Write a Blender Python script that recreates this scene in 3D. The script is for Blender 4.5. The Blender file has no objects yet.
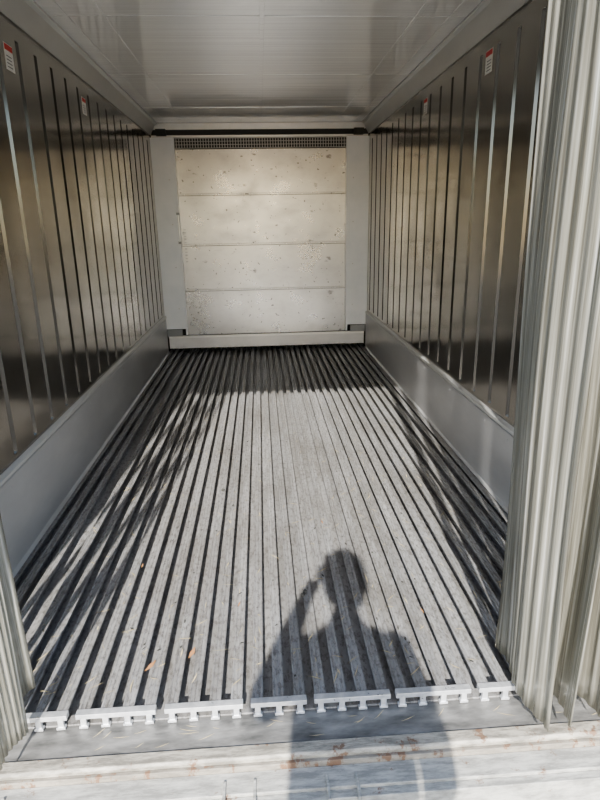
import bpy, bmesh, math, random
from mathutils import Vector, Matrix, noise as mnoise
random.seed(7)
scene = bpy.context.scene
COL = scene.collection

# ------------------------------------------------------------------ constants (metres)
HW = 1.145          # inner half width
CEIL = 2.40
YB = 6.63           # bulkhead plane
YT = 1.43           # T-bar ends
CAM = Vector((-0.054, 0.0, 1.386))
SUN_EL = math.radians(32.0)
SUN_AZ = math.radians(6.4)

# ------------------------------------------------------------------ node helpers
def new_mat(name):
    m = bpy.data.materials.new(name); m.use_nodes = True
    nt = m.node_tree
    b = nt.nodes['Principled BSDF']
    return m, nt, b
def N(nt, typ, **kw):
    n = nt.nodes.new(typ)
    for k, v in kw.items():
        setattr(n, k, v)
    return n
def mapped(nt, scale, coord='Object'):
    tc = N(nt, 'ShaderNodeTexCoord'); mp = N(nt, 'ShaderNodeMapping')
    nt.links.new(tc.outputs[coord], mp.inputs['Vector'])
    mp.inputs['Scale'].default_value = scale
    return mp.outputs['Vector']
def noise(nt, scale_vec, sc=1.0, detail=4, rough=.55, coord='Object'):
    v = mapped(nt, scale_vec, coord)
    n = N(nt, 'ShaderNodeTexNoise'); n.inputs['Scale'].default_value = sc
    n.inputs['Detail'].default_value = detail; n.inputs['Roughness'].default_value = rough
    nt.links.new(v, n.inputs['Vector'])
    return n.outputs['Fac']
def ramp(nt, src, stops):
    r = N(nt, 'ShaderNodeValToRGB'); cr = r.color_ramp
    while len(cr.elements) < len(stops): cr.elements.new(.5)
    for e, (p, c) in zip(cr.elements, stops):
        e.position = p
        e.color = c if len(c) == 4 else (*c, 1)
    nt.links.new(src, r.inputs['Fac'])
    return r.outputs['Color']
def g(v): return (v, v, v)
def mixc(nt, fac, a, b, mode='MIX'):
    m = N(nt, 'ShaderNodeMix', data_type='RGBA', blend_type=mode)
    if isinstance(fac, (int, float)): m.inputs[0].default_value = fac
    else: nt.links.new(fac, m.inputs[0])
    for s, i in ((a, 6), (b, 7)):
        if isinstance(s, tuple): m.inputs[i].default_value = s if len(s) == 4 else (*s, 1)
        else: nt.links.new(s, m.inputs[i])
    return m.outputs[2]
def bump(nt, b, h, strength=.2, dist=.01):
    n = N(nt, 'ShaderNodeBump'); n.inputs['Strength'].default_value = strength
    n.inputs['Distance'].default_value = dist
    nt.links.new(h, n.inputs['Height']); nt.links.new(n.outputs['Normal'], b.inputs['Normal'])
def plain(name, col, rough=.5, metal=0.):
    m, nt, b = new_mat(name)
    n = noise(nt, (1, 1, 1), 6, 5)
    c = mixc(nt, n, tuple(x*.88 for x in col), tuple(min(1, x*1.1) for x in col))
    nt.links.new(c, b.inputs['Base Color'])
    b.inputs['Roughness'].default_value = rough; b.inputs['Metallic'].default_value = metal
    return m

# ------------------------------------------------------------------ materials
def m_floor():
    m, nt, b = new_mat('worn_aluminium_tbar')
    bars = noise(nt, (14, .12, 1), 1, 2)
    dirt = noise(nt, (4, 1.6, 3), 1, 8, .72)
    scuf = noise(nt, (22, 2.5, 3), 1, 6, .7)
    fine = noise(nt, (70, 34, 30), 1, 5, .7)
    c = ramp(nt, bars, [(.3, (.35, .35, .35)), (.7, (.48, .475, .47))])
    c = mixc(nt, ramp(nt, dirt, [(.42, g(0)), (.66, g(.75))]), c, (.235, .22, .195))
    c = mixc(nt, ramp(nt, scuf, [(.56, g(0)), (.72, g(.6))]), c, (.64, .64, .63))
    c = mixc(nt, ramp(nt, fine, [(.38, g(.7)), (.52, g(0))]), c, (.17, .16, .145))
    nt.links.new(c, b.inputs['Base Color'])
    b.inputs['Metallic'].default_value = .4
    nt.links.new(ramp(nt, fine, [(.3, g(.38)), (.7, g(.54))]), b.inputs['Roughness'])
    bump(nt, b, fine, .3, .003)
    return m
def m_steel(name='stainless_wall_sheet', k=1.0):
    m, nt, b = new_mat(name)
    a = noise(nt, (1, 1.0, .8), 1.3, 2)
    c = ramp(nt, a, [(.3, (.38*k, .36*k, .325*k)), (.7, (.48*k, .46*k, .42*k))])
    nt.links.new(c, b.inputs['Base Color'])
    b.inputs['Metallic'].default_value = .97
    nt.links.new(ramp(nt, a, [(.3, g(.12)), (.7, g(.18))]), b.inputs['Roughness'])
    bump(nt, b, a, .45, .04)
    return m
def m_alu(name, lo, hi, metal=.7, r0=.28, r1=.42, sv=(2, 1, 2), bs=.12):
    m, nt, b = new_mat(name)
    a = noise(nt, sv, 1.5, 6, .6)
    c = ramp(nt, a, [(.3, lo), (.7, hi)])
    nt.links.new(c, b.inputs['Base Color'])
    b.inputs['Metallic'].default_value = metal
    nt.links.new(ramp(nt, a, [(.3, g(r0)), (.7, g(r1))]), b.inputs['Roughness'])
    bump(nt, b, a, bs, .01)
    return m
def m_ceil():
    m, nt, b = new_mat('ceiling_sheet')
    a = noise(nt, (.8, 2.2, 1), 1.5, 3, .5)
    s = noise(nt, (.4, 10, 1), 1.5, 3, .6)
    c = ramp(nt, a, [(.3, (.90, .90, .885)), (.7, (.96, .96, .945))])
    nt.links.new(c, b.inputs['Base Color'])
    b.inputs['Metallic'].default_value = .42
    b.inputs['Specular IOR Level'].default_value = .8
    nt.links.new(ramp(nt, s, [(.3, g(.05)), (.7, g(.12))]), b.inputs['Roughness'])
    bump(nt, b, s, .22, .012)
    return m
def m_bulk():
    m, nt, b = new_mat('bulkhead_sheet')
    a = noise(nt, (.9, 1, .9), 1.2, 2, .5)
    cl = noise(nt, (2.2, 1, 2.8), 1.5, 6, .65)
    sp = noise(nt, (5, 5, 8), 1.3, 4, .6)
    sp2 = noise(nt, (22, 22, 22), 1.3, 2, .5)
    sc = noise(nt, (4, 4, 70), 1.2, 3, .5)
    c = ramp(nt, a, [(.3, (.36, .365, .365)), (.7, (.44, .445, .44))])
    c = mixc(nt, ramp(nt, cl, [(.5, g(0)), (.75, g(.45))]), c, (.26, .26, .25))
    c = mixc(nt, ramp(nt, sp, [(.65, g(0)), (.72, g(.75))]), c, (.13, .13, .13))
    c = mixc(nt, ramp(nt, sp2, [(.70, g(0)), (.73, g(.8))]), c, (.09, .09, .09))
    c = mixc(nt, ramp(nt, sc, [(.68, g(0)), (.74, g(.25))]), c, (.20, .20, .20))
    nt.links.new(c, b.inputs['Base Color'])
    b.inputs['Metallic'].default_value = .85
    nt.links.new(ramp(nt, cl, [(.3, g(.25)), (.7, g(.34))]), b.inputs['Roughness'])
    bump(nt, b, a, .3, .03)
    return m
def m_rust_paint(name, base, amt=.62, dk=.5, fx=5):
    m, nt, b = new_mat(name)
    a = noise(nt, (fx, 12, 9), 1.5, 8, .7)
    d = noise(nt, (3.5, 18, 10), 2.5, 8, .75)
    c = ramp(nt, d, [(.42, tuple(x*dk for x in base)), (.6, base)])
    rc = ramp(nt, a, [(.4, (.24, .135, .08)), (.8, (.14, .075, .04))])
    c = mixc(nt, ramp(nt, a, [(amt, g(0)), (amt+.05, g(.85))]), c, rc)
    nt.links.new(c, b.inputs['Base Color']); b.inputs['Roughness'].default_value = .55
    bump(nt, b, a, .3, .004)
    return m
def m_pvc():
    m, nt, b = new_mat('ribbed_pvc_strip')
    out = nt.nodes['Material Output']
    u = noise(nt, (34, .7, 1), 1, 5, .65, 'UV')
    w = noise(nt, (5, .8, 1), 1, 3, .5, 'UV')
    c = ramp(nt, u, [(.36, (.14, .132, .105)), (.50, (.34, .332, .285)), (.61, (.52, .51, .455)), (.69, (.88, .87, .84))])
    nt.links.new(c, b.inputs['Base Color'])
    b.inputs['Roughness'].default_value = .16
    b.inputs['Metallic'].default_value = .2
    b.inputs['Specular IOR Level'].default_value = .8
    tl = N(nt, 'ShaderNodeBsdfTranslucent'); tl.inputs['Color'].default_value = (.68, .66, .58, 1)
    tr = N(nt, 'ShaderNodeBsdfTransparent'); tr.inputs['Color'].default_value = (.93, .925, .90, 1)
    m1 = N(nt, 'ShaderNodeMixShader'); m1.inputs[0].default_value = .22
    nt.links.new(b.outputs[0], m1.inputs[1]); nt.links.new(tl.outputs[0], m1.inputs[2])
    m2 = N(nt, 'ShaderNodeMixShader')
    nt.links.new(ramp(nt, w, [(.35, g(.06)), (.7, g(.42))]), m2.inputs[0])
    nt.links.new(m1.outputs[0], m2.inputs[1]); nt.links.new(tr.outputs[0], m2.inputs[2])
    nt.links.new(m2.outputs[0], out.inputs['Surface'])
    return m
def m_ground():
    m, nt, b = new_mat('asphalt_ground')
    a = noise(nt, (1, 1, 1), 60, 6, .7); d = noise(nt, (1, 1, 1), .8, 5)
    c = ramp(nt, a, [(.35, (.12, .115, .11)), (.7, (.32, .31, .29))])
    c = mixc(nt, ramp(nt, d, [(.4, g(0)), (.7, g(.4))]), c, (.30, .27, .22))
    nt.links.new(c, b.inputs['Base Color']); b.inputs['Roughness'].default_value = .9
    bump(nt, b, a, .5, .01)
    return m

FLOOR = m_floor(); STEEL = m_steel(); GROOVE_SHADE = m_steel('stainless_groove_shade', .28)  # groove copy of the wall steel: occlusion shade put into its base colour
CEILM = m_ceil()
KICK = m_alu('scuff_liner_aluminium', (.54, .54, .54), (.68, .68, .675), .4, .30, .42, (2, 1, 3))
RAIL = m_alu('rail_aluminium', (.68, .68, .66), (.80, .80, .77), .4, .3, .45)
GRILL = m_alu('grille_metal', (.38, .38, .37), (.50, .50, .48), .5, .35, .5)
BRIGHT = m_alu('bright_aluminium_end', (.60, .62, .64), (.88, .89, .90), .6, .25, .45, (20, 20, 20))
BULK = m_bulk()
WHITE = plain('white_fascia_paint', (.93, .97, .99), .3)
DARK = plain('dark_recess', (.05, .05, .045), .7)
GREY = plain('grey_bracket', (.28, .29, .29), .5, .3)
SEAM = plain('seam_shadow_line', (.10, .10, .095), .6)
CREAM = m_rust_paint('cream_sill_paint', (.46, .43, .365), .575, .45, 14)
WPAINT = m_rust_paint('white_container_paint', (.48, .475, .44), .61, .55, 9)
SILLPL = m_alu('sill_plate_metal', (.10, .10, .095), (.32, .315, .30), .3, .45, .65, (5, 16, 3), .3)
RUST = m_rust_paint('rusty_edge', (.34, .31, .26), .52, .6, 16)
PVC = m_pvc(); GROUND = m_ground()

# ------------------------------------------------------------------ mesh helpers
def box(bm, x0, x1, y0, y1, z0, z1, mi=0):
    vs = [bm.verts.new(p) for p in ((x0, y0, z0), (x1, y0, z0), (x1, y1, z0), (x0, y1, z0),
                                    (x0, y0, z1), (x1, y0, z1), (x1, y1, z1), (x0, y1, z1))]
    for f in ((0, 3, 2, 1), (4, 5, 6, 7), (0, 1, 5, 4), (1, 2, 6, 5), (2, 3, 7, 6), (3, 0, 4, 7)):
        fc = bm.faces.new([vs[i] for i in f]); fc.material_index = mi
def prism(bm, prof, axis, a0, a1, mi=0):
    def P(p, a): return (p[0], a, p[1]) if axis == 'y' else (a, p[0], p[1])
    A = [bm.verts.new(P(p, a0)) for p in prof]; B = [bm.verts.new(P(p, a1)) for p in prof]
    n = len(prof)
    for i in range(n):
        f = bm.faces.new((A[i], A[(i+1) % n], B[(i+1) % n], B[i])); f.material_index = mi
    bm.faces.new(A).material_index = mi; bm.faces.new(B[::-1]).material_index = mi
def cyl(bm, p0, p1, r, seg=10, mi=0):
    p0 = Vector(p0); p1 = Vector(p1); d = (p1-p0)
    q = d.to_track_quat('Z', 'Y')
    A = []; B = []
    for i in range(seg):
        a = 2*math.pi*i/seg
        o = q @ Vector((r*math.cos(a), r*math.sin(a), 0))
        A.append(bm.verts.new(p0+o)); B.append(bm.verts.new(p1+o))
    for i in range(seg):
        bm.faces.new((A[i], A[(i+1) % seg], B[(i+1) % seg], B[i])).material_index = mi
    bm.faces.new(A).material_index = mi; bm.faces.new(B[::-1]).material_index = mi
def finish(name, bm, mats, bevel=0, smooth=False, parent=None):
    bmesh.ops.recalc_face_normals(bm, faces=bm.faces[:])
    me = bpy.data.meshes.new(name); bm.to_mesh(me); bm.free()
    ob = bpy.data.objects.new(name, me); COL.objects.link(ob)
    for mt in mats: me.materials.append(mt)
    if bevel:
        md = ob.modifiers.new('bevel', 'BEVEL'); md.width = bevel; md.segments = 2; md.limit_method = 'ANGLE'
    if smooth:
        for p in me.polygons: p.use_smooth = True
    if parent: ob.parent = parent
    return ob
def empty(name):
    e = bpy.data.objects.new(name, None); COL.objects.link(e); return e

# ------------------------------------------------------------------ floor (T-section grating)
BZ = -.044
bm = bmesh.new()
box(bm, -HW, HW, YT, 6.80, BZ-.015, BZ)
groups = [(-1.135, 3), (-.906, 4), (-.646, 4), (-.385, 4), (-.127, 3), (.066, 4), (.318, 4), (.578, 4), (.838, 4)]
FWH = .0175
BARX = []
for gx, n in groups:
    pit = .0645
    gw = (n-1)*pit + 2*FWH
    for i in range(n):
        xc = gx+FWH+pit*i; BARX.append(xc)
        w = FWH
        prism(bm, [(xc-.003, BZ), (xc+.003, BZ), (xc+.003, -.008), (xc+w, -.006), (xc+w, 0), (xc+w*.75, .0022), (xc+w*.5, -.001),
                   (xc+w*.2, -.001), (xc, .0018), (xc-w*.2, -.001), (xc-w*.5, -.001), (xc-w*.75, .0022), (xc-w, 0), (xc-w, -.006), (xc-.003, -.008)], 'y', YT, 6.78)
        box(bm, xc-.0085, xc+.0085, YT-.014, YT-.002, BZ+.002, -.0125, 1)
        box(bm, xc-.013, xc+.013, YT-.017, YT-.001, BZ-.001, BZ+.007, 1)
    box(bm, gx-.003, gx+gw+.003, YT-.015, YT+.008, -.0125, .0035, 1)
box(bm, 1.082, 1.13, YT, 6.78, -.006, 0)
box(bm, 1.104, 1.110, YT, 6.78, BZ, -.006)
finish('floor', bm, [FLOOR, BRIGHT], .001)

# ------------------------------------------------------------------ side walls: flat lands with narrow pressed flutes between
def wall(side):
    s = -1 if side == 'left' else 1
    bm = bmesh.new()
    G = .014
    def bx(y0, y1, z0, z1, d0, d1, mi):
        a, b_ = sorted((s*(HW+d0), s*(HW+d1))); box(bm, a, b_, y0, y1, z0, z1, mi)
    bx(1.30, 6.80, -.075, 2.46, G+.0005, .075, 0)
    bx(1.30, 6.80, -.075, .45, 0, G, 0)
    bx(1.30, 6.80, 2.215, 2.46, 0, G, 0)
    y = 1.49; prev = 1.30
    while y < 6.6:
        w = .021
        bx(prev, y-w, .45, 2.215, 0, G, 0)
        rings = []
        for z in (.45, 2.215):
            rings.append([bm.verts.new((s*(HW+G-.006*math.sin(math.pi*t/6)), y-.010+.020*t/6, z)) for t in range(7)])
        for i in range(6):
            f = bm.faces.new((rings[0][i], rings[0][i+1], rings[1][i+1], rings[1][i])); f.material_index = 0
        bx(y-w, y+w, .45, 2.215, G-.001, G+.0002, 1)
        for e in (-1, 1):
            q = [bm.verts.new((s*(HW), y+e*w, z)) for z in (.45, 2.215)] + [bm.verts.new((s*(HW+G-.001), y+e*w*.62, z)) for z in (2.215, .45)]
            f = bm.faces.new(q); f.material_index = 1 if e == 1 else 0  # shade-coloured steel on one flank, plain wall steel on the other
        prev = y+w; y += .235
    bx(prev, 6.80, .45, 2.215, 0, G, 0)
    return finish('wall_'+side, bm, [STEEL, GROOVE_SHADE], 0)
wall('left'); wall('right')

for side, s in (('left', -1), ('right', 1)):
    bm = bmesh.new()
    pr = [(s*(HW-.001), .395), (s*(HW-.016), .385), (s*(HW-.018), .02), (s*(HW-.03), .005), (s*(HW-.001), .005)]
    prism(bm, pr, 'y', 1.45, YB-.06)
    prism(bm, [(s*(HW-.001), .425), (s*(HW-.022), .415), (s*(HW-.022), .398), (s*(HW-.001), .396)], 'y', 1.45, YB-.06, 1)
    y = 1.7
    while y < 6.4:
        cyl(bm, (s*(HW-.014), y, .35), (s*(HW-.0185), y, .35), .005, 8, 0)
        y += .30
    finish('baseboard_'+side, bm, [KICK, RAIL], .0015)

# ------------------------------------------------------------------ ceiling + coves
bm = bmesh.new()
box(bm, -HW, HW, 1.25, 6.80, CEIL, CEIL+.06)
for xs in (-.98, -.80, 0.0, .80, .98):
    box(bm, xs-.012, xs+.012, 1.3, 6.6, CEIL-.003, CEIL-.0002)
for ys in (3.4, 4.6, 5.8):
    box(bm, -HW+.09, HW-.09, ys-.012, ys+.012, CEIL-.0025, CEIL-.0002)
finish('ceiling', bm, [CEILM], .001)
for i, s in enumerate((-1, 1)):
    bm = bmesh.new()
    prism(bm, [(s*(HW-.001), CEIL-.001), (s*(HW-.001), 2.29), (s*(HW-.012), 2.285), (s*(HW-.018), 2.30), (s*(HW-.060), CEIL-.02),
               (s*(HW-.085), CEIL-.012), (s*(HW-.085), CEIL-.001)], 'y', 1.32, YB-.02)
    finish('trim_%d' % (i+1), bm, [RAIL], .002)

# ------------------------------------------------------------------ back wall / bulkhead
bm = bmesh.new()
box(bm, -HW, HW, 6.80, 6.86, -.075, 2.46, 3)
PX = .915
zs = [.19, .70, 1.19, 1.71, 2.15]
for a, b_ in zip(zs, zs[1:]):
    box(bm, -PX, PX, YB, YB+.02, a+.002, b_, 0)
    if b_ < 2.1:
        box(bm, -PX, PX, YB-.0025, YB, b_-.016, b_-.003, 0)
        box(bm, -PX, PX, YB-.0012, YB-.0002, b_-.0215, b_-.0162, 6)
    x = -PX+.08
    while x < PX:
        cyl(bm, (x, YB-.002, b_-.009), (x, YB-.005, b_-.009), .003, 8, 5); x += .18
box(bm, -HW+.03, HW-.03, YB-.035, YB+.02, .045, .185, 1)
box(bm, -HW+.03, HW-.03, YB-.045, YB-.035, .165, .19, 5)
for s in (-1, 1):
    x0, x1 = sorted((s*(PX+.004), s*(HW-.002)))
    box(bm, x0, x1, YB-.05, YB+.0, .27, 2.26, 2)
    x0, x1 = sorted((s*(PX-.015), s*(PX+.004)))
    box(bm, x0, x1, YB-.055, YB+.0, .20, 2.26, 2)
    x0, x1 = sorted((s*(HW-.19), s*(HW-.02)))
    box(bm, x0, x1, YB-.065, YB-.04, .19, .265, 4)
    for zc in (.5, .95, 1.4, 1.85):
        cyl(bm, (s*(PX+.06), YB-.05, zc), (s*(PX+.06), YB-.056, zc), .007, 8, 5)
# vertical latch plate on the left fascia edge
box(bm, -PX-.004, -PX+.012, YB-.066, YB-.055, 1.22, 1.50, 5)
box(bm, -PX-.012, -PX+.018, YB-.060, YB-.055, 1.20, 1.225, 4)
box(bm, -PX-.012, -PX+.018, YB-.060, YB-.055, 1.495, 1.52, 4)
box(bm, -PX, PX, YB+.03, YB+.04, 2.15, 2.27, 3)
x = -PX
while x < PX:
    box(bm, x, x+.008, YB-.004, YB+.006, 2.165, 2.255, 7); x += .028
for z in (2.158, 2.19, 2.222, 2.252):
    box(bm, -PX, PX, YB-.010, YB-.004, z, z+.006, 7)
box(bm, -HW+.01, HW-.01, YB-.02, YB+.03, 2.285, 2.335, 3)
box(bm, -HW+.01, HW-.01, YB-.01, YB+.03, 2.337, CEIL-.002, 5)
box(bm, -HW+.01, HW-.01, YB-.012, YB+.03, 2.262, 2.284, 5)
for s in (-1, 1):
    x0, x1 = sorted((s*(HW-.17), s*(HW-.07)))
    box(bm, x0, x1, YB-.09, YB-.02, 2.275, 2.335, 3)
z = 1.0
while z < 1.35:
    box(bm, -PX+.045, -PX+.07, YB-.0012, YB-.0002, z, z+.008+.012*random.random(), 4); z += .034
finish('wall_back', bm, [BULK, KICK, WHITE, DARK, GREY, RAIL, SEAM, GRILL], .0006)

# ------------------------------------------------------------------ labels
LW = plain('label_white', (.85, .84, .8), .5); LR = plain('label_red', (.6, .06, .05), .5); LK = plain('label_print', (.1, .1, .1), .6)
def label(s, y, z, k):
    bm = bmesh.new()
    def pl(y0, y1, z0, z1, th, mi):
        a, b_ = sorted((s*(HW+.0005), s*(HW-th))); box(bm, a, b_, y0, y1, z0, z1, mi)
    pl(y-.038*k, y+.038*k, z-.045*k, z+.045*k, .0015, 0)
    pl(y-.036*k, y+.036*k, z+.022*k, z+.042*k, .0022, 1)
    for j in range(4):
        pl(y-.028*k, y+.02*k, z-.035*k+j*.012*k, z-.032*k+j*.012*k, .0020, 2)
    finish('warning_label', bm, [LW, LR, LK])
label(-1, 3.0175, 2.12, 1.2); label(-1, 4.1925, 2.13, 1.1); label(1, 3.2525, 2.16, 1.2); label(1, 4.4275, 2.16, 1.1)

# ------------------------------------------------------------------ doorway posts and header
for s in (-1, 1):
    bm = bmesh.new()
    x0, x1 = sorted((s*(HW-.01), s*(HW+.11)))
    box(bm, x0, x1, 1.16, 1.295, -.14, 2.58)
    x0, x1 = sorted((s*(HW-.03), s*(HW-.01)))
    box(bm, x0, x1, 1.22, 1.27, -.03, 2.30)
    for zc in (.25, .85, 1.45, 2.05):
        cyl(bm, (s*(HW+.125), 1.15, zc-.05), (s*(HW+.125), 1.15, zc+.05), .016, 12)
        x0, x1 = sorted((s*(HW+.10), s*(HW+.13)))
        box(bm, x0, x1, 1.145, 1.17, zc-.035, zc+.035)
    for z0, z1 in ((-.2, -.09), (2.5, 2.62)):
        x0, x1 = sorted((s*(HW-.01), s*(HW+.115)))
        box(bm, x0, x1, 1.15, 1.295, z0, z1)
    finish('corner_post', bm, [WPAINT], .004)
bm = bmesh.new()
box(bm, -HW+.01, HW-.01, 1.17, 1.24, 2.31, 2.58)
box(bm, -HW+.01, HW-.01, 1.14, 1.17, 2.54, 2.57)
finish('header_beam', bm, [WPAINT], .004)

# ------------------------------------------------------------------ sill
bm = bmesh.new()
box(bm, -HW, HW, 1.318, YT-.001, -.070, BZ-.004, 0)
prism(bm, [(1.268, -.075), (1.268, -.047), (1.274, -.040), (1.312, -.042), (1.318, -.050), (1.318, -.075)], 'x', -HW+.01, HW-.01, 1)
box(bm, -HW+.01, HW-.01, 1.256, 1.268, -.08, -.056, 3)
box(bm, -HW+.01, HW-.01, 1.19, 1.256, -.14, -.074, 2)
box(bm, -HW+.01, HW-.01, 1.165, 1.19, -.19, -.084, 2)
for xc in (-.83, -.16, .12, .95):
    box(bm, xc-.045, xc-.037, 1.15, 1.225, -.13, -.066, 2)
    box(bm, xc+.037, xc+.045, 1.15, 1.225, -.13, -.066, 2)
    box(bm, xc-.037, xc+.037, 1.15, 1.160, -.13, -.095, 2)
finish('door_sill', bm, [SILLPL, CREAM, WPAINT, RUST], .002)

# ------------------------------------------------------------------ strip curtains
def strip(bm, uvl, p0, p1, z0, z1, amp, freq, ph, lean):
    p0 = Vector(p0); p1 = Vector(p1); d = p1-p0; L = d.length; n = Vector((-d.y, d.x))/L
    M = 72; K = 36
    grid = []
    for j in range(K+1):
        v = j/K; z = z0+(z1-z0)*v; row = []
        for i in range(M+1):
            s = i/M
            a = amp*math.sin(2*math.pi*freq*s+ph+.9*math.sin(1.3*z+ph))*(.75+.4*(1-v))
            a += .003*math.sin(2*math.pi*s*8) + .006*math.sin(3*z+ph*2+s*2)
            a += lean*(1-v)
            q = p0 + d*s + n*a
            row.append(bm.verts.new((q.x, q.y, z + (.012*math.sin(4*s+ph) if j == 0 else 0))))
        grid.append(row)
    for j in range(K):
        for i in range(M):
            f = bm.faces.new((grid[j][i], grid[j][i+1], grid[j+1][i+1], grid[j+1][i])); f.smooth = True
            for lp, (a, b_) in zip(f.loops, ((i, j), (i+1, j), (i+1, j+1), (i, j+1))):
                lp[uvl].uv = (a/M + ph, b_/K*3)
def curtain(strips, xr0, xr1):
    root = empty('strip_curtain')
    bm = bmesh.new(); uvl = bm.loops.layers.uv.new('UVMap')
    for st in strips: strip(bm, uvl, *st)
    me = bpy.data.meshes.new('pvc_strips'); bm.to_mesh(me); bm.free(); me.materials.append(PVC)
    ob = bpy.data.objects.new('pvc_strips', me); COL.objects.link(ob); ob.parent = root
    so = ob.modifiers.new('solid', 'SOLIDIFY'); so.thickness = .002
    bm = bmesh.new()
    box(bm, xr0, xr1, 1.38, 1.41, 2.335, 2.36)
    for st in strips:
        (ax, ay), (bx, by) = st[0], st[1]
        xc = (ax+bx)/2
        box(bm, xc-.012, xc+.012, min(ay, by)+.01, max(ay, by)-.01, 2.318, 2.338)
    finish('hanging_rail', bm, [RAIL], .002, parent=root)
R = [((.652, 1.575), (.672, 1.245), .010, 2.325, .014, 1.1, .3, .022),
     ((.745, 1.58), (.782, 1.25), .010, 2.325, .016, 1.2, 2.0, .01),
     ((.835, 1.585), (.872, 1.275), .015, 2.325, .014, 1.0, 1.1, .0),
     ((.925, 1.56), (.950, 1.28), .02, 2.325, .016, 1.3, 3.0, .0),
     ((1.00, 1.57), (1.03, 1.30), .02, 2.325, .012, 1.0, 4.0, .0),
     ((1.075, 1.56), (1.075, 1.32), .02, 2.325, .012, 1.0, 5.0, .0)]
L = [((-.775, 1.365), (-.808, 1.245), .010, 2.325, .006, 1.0, .2, .006),
     ((-.820, 1.52), (-.850, 1.26), .02, 2.325, .016, 1.1, 1.0, .0),
     ((-.87, 1.55), (-.915, 1.29), .02, 2.325, .012, 1.2, 2.2, .0),
     ((-.965, 1.54), (-.955, 1.28), .02, 2.325, .016, 1.0, 3.3, .0),
     ((-1.02, 1.55), (-1.06, 1.32), .02, 2.325, .010, 1.2, 4.4, .0)]
curtain(L, -1.10, -.70); curtain(R, .63, 1.10)

# ------------------------------------------------------------------ debris
STRAW = plain('dry_straw', (.52, .44, .28), .8); LEAF = plain('dry_leaf', (.36, .19, .09), .7); STONE = plain('dark_pebble', (.05, .05, .045), .8)
bm = bmesh.new()
def sliver(x, y, z, l, w, a, mi):
    dx, dy = math.cos(a), math.sin(a)
    n = 5; L0 = []; R0 = []
    for i in range(n):
        t = i/(n-1)-.5; ww = w*(1-abs(t)*1.6)
        cx = x+dx*l*t-dy*l*.15*t*t; cy = y+dy*l*t+dx*l*.15*t*t; cz = z+.0025+.002*math.sin(3*t)
        L0.append(bm.verts.new((cx-dy*ww, cy+dx*ww, cz))); R0.append(bm.verts.new((cx+dy*ww, cy-dx*ww, cz)))
    for i in range(n-1):
        bm.faces.new((L0[i], L0[i+1], R0[i+1], R0[i])).material_index = mi
for i in range(360):
    xc = random.choice(BARX[3:-3])+random.uniform(-.012, .012)
    y = 1.5+random.random()**1.6*4.2
    sliver(xc, y, .0015, random.uniform(.015, .06), random.uniform(.0010, .0026), random.uniform(0, 6.28), 0)
for i in range(130):
    xc = random.choice(BARX[3:-3])+random.uniform(-.012, .012)
    y = 1.5+random.random()**1.4*4.0
    sliver(xc, y, .0015, random.uniform(.006, .018), random.uniform(.002, .005), random.uniform(0, 6.28), 2)
for (x, y) in ((-.46, 1.60), (-.33, 1.65)):
    sliver(x, y, .003, .05, .008, random.uniform(0.9, 2), 1)
for (x, y) in ((-.18, 1.9), (.2, 2.5), (-.6, 2.2), (.5, 1.8)):
    sliver(x, y, .003, .025, .003, random.uniform(0.9, 2), 1)
for i in range(30):
    sliver(random.uniform(-.6, 1), random.uniform(1.33, 1.40), BZ-.004, random.uniform(.02, .06), .0012, random.uniform(-.5, .8), 0)
for (x, y) in ((.065, 1.93), (.075, 1.95), (-.3, 2.9)):
    r = bmesh.ops.create_icosphere(bm, subdivisions=2, radius=.009, matrix=Matrix.Translation((x, y, .008)))
    for v in r['verts']:
        for f in v.link_faces: f.material_index = 2
finish('straw_debris', bm, [STRAW, LEAF, STONE])

# ------------------------------------------------------------------ ground
GZ = -.20
bm = bmesh.new(); box(bm, -30, 30, -40, 30, GZ-.1, GZ)
finish('ground', bm, [GROUND])

# ------------------------------------------------------------------ photographer (stands behind the camera; casts the shadow)
SKIN = plain('skin', (.62, .40, .30), .5); JACKET = plain('navy_jacket', (.05, .06, .09), .85)
JEANS = plain('denim_jeans', (.08, .12, .2), .85); SHOE = plain('boot_leather', (.06, .04, .03), .6)
HAIR = plain('brown_hair', (.06, .04, .025), .7); EYEW = plain('eye_white', (.8, .8, .78), .3)
IRIS = plain('iris', (.1, .06, .03), .2); LIP = plain('lips', (.5, .22, .19), .5)
person = empty('photographer_person')
px, py = -.028, -.38
V = []; E = []; RD = []; ROOT = []
def add(p, r, par=None, root=False):
    V.append(p); RD.append(r); i = len(V)-1
    if par is not None: E.append((par, i))
    if root: ROOT.append(i)
    return i
def P(x, y, z): return (px+x, py+y, GZ+z)
pel = add(P(0, 0, .96), (.195, .135), None, True)
wa = add(P(0, .0, 1.10), (.195, .135), pel)
ch = add(P(0, -.01, 1.28), (.200, .13), wa)
uc = add(P(0, -.01, 1.42), (.150, .10), ch)
nk = add(P(0, 0, 1.52), (.062, .062), uc)
nt_ = add(P(0, .012, 1.60), (.057, .057), nk)
lsh = add(P(-.175, -.01, 1.44), (.070, .070), uc)
lel = add(P(-.265, .13, 1.215), (.058, .058), lsh)
lfo = add(P(-.19, .22, 1.35), (.045, .045), lel)
lwr = add(P(-.12, .285, 1.475), (.027, .027), lfo)
lpa = add(P(-.085, .30, 1.525), (.024, .034), lwr)
rsh = add(P(.175, -.01, 1.44), (.072, .070), uc)
rel = add(P(.240, -.02, 1.16), (.064, .058), rsh)
rfo = add(P(.235, .03, 1.03), (.050, .048), rel)
rwr = add(P(.230, .07, .91), (.028, .028), rfo)
rpa = add(P(.225, .085, .84), (.020, .034), rwr)
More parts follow.
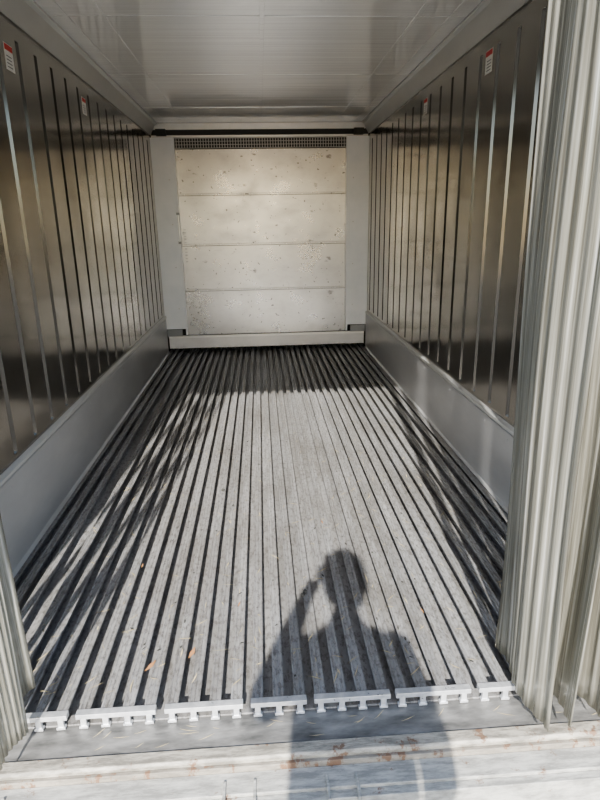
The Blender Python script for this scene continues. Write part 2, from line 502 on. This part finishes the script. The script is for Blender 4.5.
for s in (-1, 1):
    hp = add(P(s*.095, 0, .90), (.098, .10), pel)
    mt = add(P(s*.11, .01, .70), (.085, .088), hp)
    kn = add(P(s*.12, .015, .50), (.062, .064), mt)
    cf = add(P(s*.125, -.01, .35), (.060, .064), kn)
    an = add(P(s*.13, -.015, .11), (.042, .045), cf)
    he = add(P(s*.132, -.005, .055), (.042, .045), an)
    ba = add(P(s*.142, .11, .045), (.045, .035), he)
    to = add(P(s*.15, .19, .038), (.036, .026), ba)
def finger(base, dirs, r):
    b0 = Vector(base); i = add(tuple(b0), (r, r), None, True)
    for d in dirs:
        b0 = b0+Vector(d); i = add(tuple(b0), (r*.93, r*.93), i); r *= .93
pa = Vector(V[rpa])
for j, ln in enumerate((.034, .038, .035, .028)):
    yy = .027-.018*j
    finger(pa+Vector((0, yy, -.02)), [(-.004, .002, -ln), (-.012, .002, -ln*.7), (-.016, 0, -ln*.45)], .0085)
finger(pa+Vector((-.005, .03, .02)), [(-.012, .020, -.024), (-.012, .008, -.028)], .0095)
pa = Vector(V[lpa])
for j, ln in enumerate((.030, .034, .032, .026)):
    zz = .03-.018*j
    finger(pa+Vector((.008, .012, zz)), [(.010, .022, .004), (.026, .010, .002), (ln*.6, -.001, 0)], .008)
finger(pa+Vector((.006, -.008, .02)), [(.018, -.010, .018), (.026, -.002, .014)], .009)
me = bpy.data.meshes.new('body_skel'); me.from_pydata(V, E, []); me.update()
tmp = bpy.data.objects.new('tmp_body', me); COL.objects.link(tmp)
sk = tmp.modifiers.new('skin', 'SKIN'); sk.use_smooth_shade = True
for i, sv in enumerate(me.skin_vertices[0].data):
    sv.radius = RD[i]; sv.use_root = i in ROOT
sb = tmp.modifiers.new('sub', 'SUBSURF'); sb.levels = 2; sb.render_levels = 2
dg = bpy.context.evaluated_depsgraph_get()
bme = bpy.data.meshes.new_from_object(tmp.evaluated_get(dg))
bpy.data.objects.remove(tmp)
body = bpy.data.objects.new('body', bme); COL.objects.link(body); body.parent = person
bme.materials.clear()
for mt in (SKIN, JACKET, JEANS, SHOE): bme.materials.append(mt)
for p in bme.polygons:
    c = p.center; z = c.z-GZ; x = c.x-px; y = c.y-py
    p.use_smooth = True
    if z < .12: mi = 3
    elif z < .92 and x > .195: mi = 0
    elif z < .93: mi = 2
    elif z > 1.525 and abs(x) < .09 and y < .15: mi = 0
    elif y > .255 and z > 1.44: mi = 0
    else: mi = 1
    p.material_index = mi
bm = bmesh.new()
hc = Vector((px, py+.02, GZ+1.70))
bmesh.ops.create_icosphere(bm, subdivisions=5, radius=1)
for v in bm.verts:
    d = v.co.normalized(); x, y, z = d
    q = Vector((x*.078, y*.096, z*.118))
    if z < 0: q.x *= 1-.25*(-z)**1.4; q.y *= (1-.10*(-z))
    if y > 0 and z < .3: q.y += .004*(-z)*y
    if y < 0 and z < -.3: q.y *= 1-.35*(-z-.3)
    gz = math.exp(-((q.z+.012)/.022)**2)*math.exp(-(q.x/.011)**2)
    if y > 0:
        q.y += .020*gz
        q.y += .006*math.exp(-((q.z-.001-.026)/.008)**2)*math.exp(-(q.x/.045)**2)
        for s in (-1, 1):
            q.y -= .010*math.exp(-((q.z-.008)/.012)**2)*math.exp(-((q.x-s*.031)/.014)**2)
        q.y += .005*math.exp(-((q.z+.052)/.009)**2)*math.exp(-(q.x/.022)**2)
        q.y += .007*math.exp(-((q.z+.095)/.014)**2)*math.exp(-(q.x/.02)**2)
    v.co = hc+q
for f in bm.faces:
    c = f.calc_center_median()-hc; f.smooth = True
    if c.y > .07 and abs(c.z+.052) < .008 and abs(c.x) < .024: f.material_index = 1
finish('head', bm, [SKIN, LIP], parent=person)
bm = bmesh.new()
for s in (-1, 1):
    bmesh.ops.create_uvsphere(bm, u_segments=16, v_segments=12, radius=.0125, matrix=Matrix.Translation(hc+Vector((s*.031, .071, .008))))
nf = len(bm.faces)
for s in (-1, 1):
    bmesh.ops.create_uvsphere(bm, u_segments=12, v_segments=8, radius=.006, matrix=Matrix.Translation(hc+Vector((s*.031, .0785, .007))))
bm.faces.ensure_lookup_table()
for i, f in enumerate(bm.faces): f.smooth = True; f.material_index = 1 if i >= nf else 0
finish('eyes', bm, [EYEW, IRIS], parent=person)
bm = bmesh.new()
for s in (-1, 1):
    r = bmesh.ops.create_uvsphere(bm, u_segments=16, v_segments=12, radius=1)
    for v in r['verts']:
        c = v.co.copy(); rr = math.hypot(c.y, c.z)
        v.co = hc+Vector((s*(.080+.010*c.x*s+.012*rr*rr-.006), -.005+c.y*.017-.006*c.z, -.002+c.z*.031*(1+.15*c.z)))
for f in bm.faces: f.smooth = True
finish('ears', bm, [SKIN], parent=person)
bm = bmesh.new()
bmesh.ops.create_icosphere(bm, subdivisions=5, radius=1)
kill = []
for v in bm.verts:
    d = v.co.normalized(); x, y, z = d
    nn = mnoise.noise(Vector((x*9, y*4, z*9)))*.006
    lim = .38+.25*y if y > 0 else .38-1.2*(-y)
    v.co = hc+Vector((x*(.098+nn), y*(.110+nn)-.003, z*(.133+nn)))
    if z < lim: kill.append(v)
bmesh.ops.delete(bm, geom=kill, context='VERTS')
for f in bm.faces: f.smooth = True
hob = finish('hair', bm, [HAIR], parent=person)
so = hob.modifiers.new('s', 'SOLIDIFY'); so.thickness = .018; so.offset = -1

bm = bmesh.new()
box(bm, -.038, .038, -.0045, .0045, -.078, .078, 0)
box(bm, -.035, .035, -.0052, -.0045, -.073, .073, 1)
box(bm, -.032, -.004, .0045, .0065, .040, .070, 0)
for zc in (.048, .063): cyl(bm, (-.018, .006, zc), (-.018, .0075, zc), .006, 14, 1)
ph = finish('held_smartphone', bm, [plain('phone_shell', (.04, .04, .045), .35, .3), plain('phone_glass', (.01, .01, .012), .08)], .003, parent=person)
ph.location = (CAM.x+.018, CAM.y-.045, CAM.z-.05); ph.rotation_euler = (math.radians(-16.9), 0, math.radians(-3.6))

# ------------------------------------------------------------------ light
sun = bpy.data.lights.new('sun', 'SUN'); sun.energy = 12.0; sun.angle = math.radians(.6); sun.color = (1, .96, .90)
so_ = bpy.data.objects.new('sun', sun); COL.objects.link(so_)
d = Vector((math.sin(SUN_AZ)*math.cos(SUN_EL), math.cos(SUN_AZ)*math.cos(SUN_EL), -math.sin(SUN_EL)))
so_.rotation_euler = d.to_track_quat('-Z', 'Y').to_euler(); so_.location = (0, -5, 6)
w = bpy.data.worlds.new('sky'); scene.world = w; w.use_nodes = True
nt = w.node_tree; bg = nt.nodes['Background']
sky = N(nt, 'ShaderNodeTexSky', sky_type='NISHITA'); sky.sun_disc = False
sky.sun_elevation = SUN_EL; sky.sun_rotation = math.pi+SUN_AZ
nt.links.new(sky.outputs[0], bg.inputs['Color']); bg.inputs['Strength'].default_value = .42
try:
    scene.view_settings.look = 'AgX - Medium High Contrast'
except Exception as e:
    print('look', e)

# ------------------------------------------------------------------ camera
cam = bpy.data.cameras.new('camera'); co = bpy.data.objects.new('camera', cam); COL.objects.link(co)
cam.sensor_fit = 'VERTICAL'; cam.sensor_height = 36; cam.lens = 580/800*36; cam.clip_start = .01
Rm = Matrix.Rotation(math.radians(-3.6), 4, 'Z') @ Matrix.Rotation(math.radians(90-16.9), 4, 'X') @ Matrix.Rotation(math.radians(-1.0), 4, 'Z')
co.matrix_world = Matrix.Translation(CAM) @ Rm
scene.camera = co
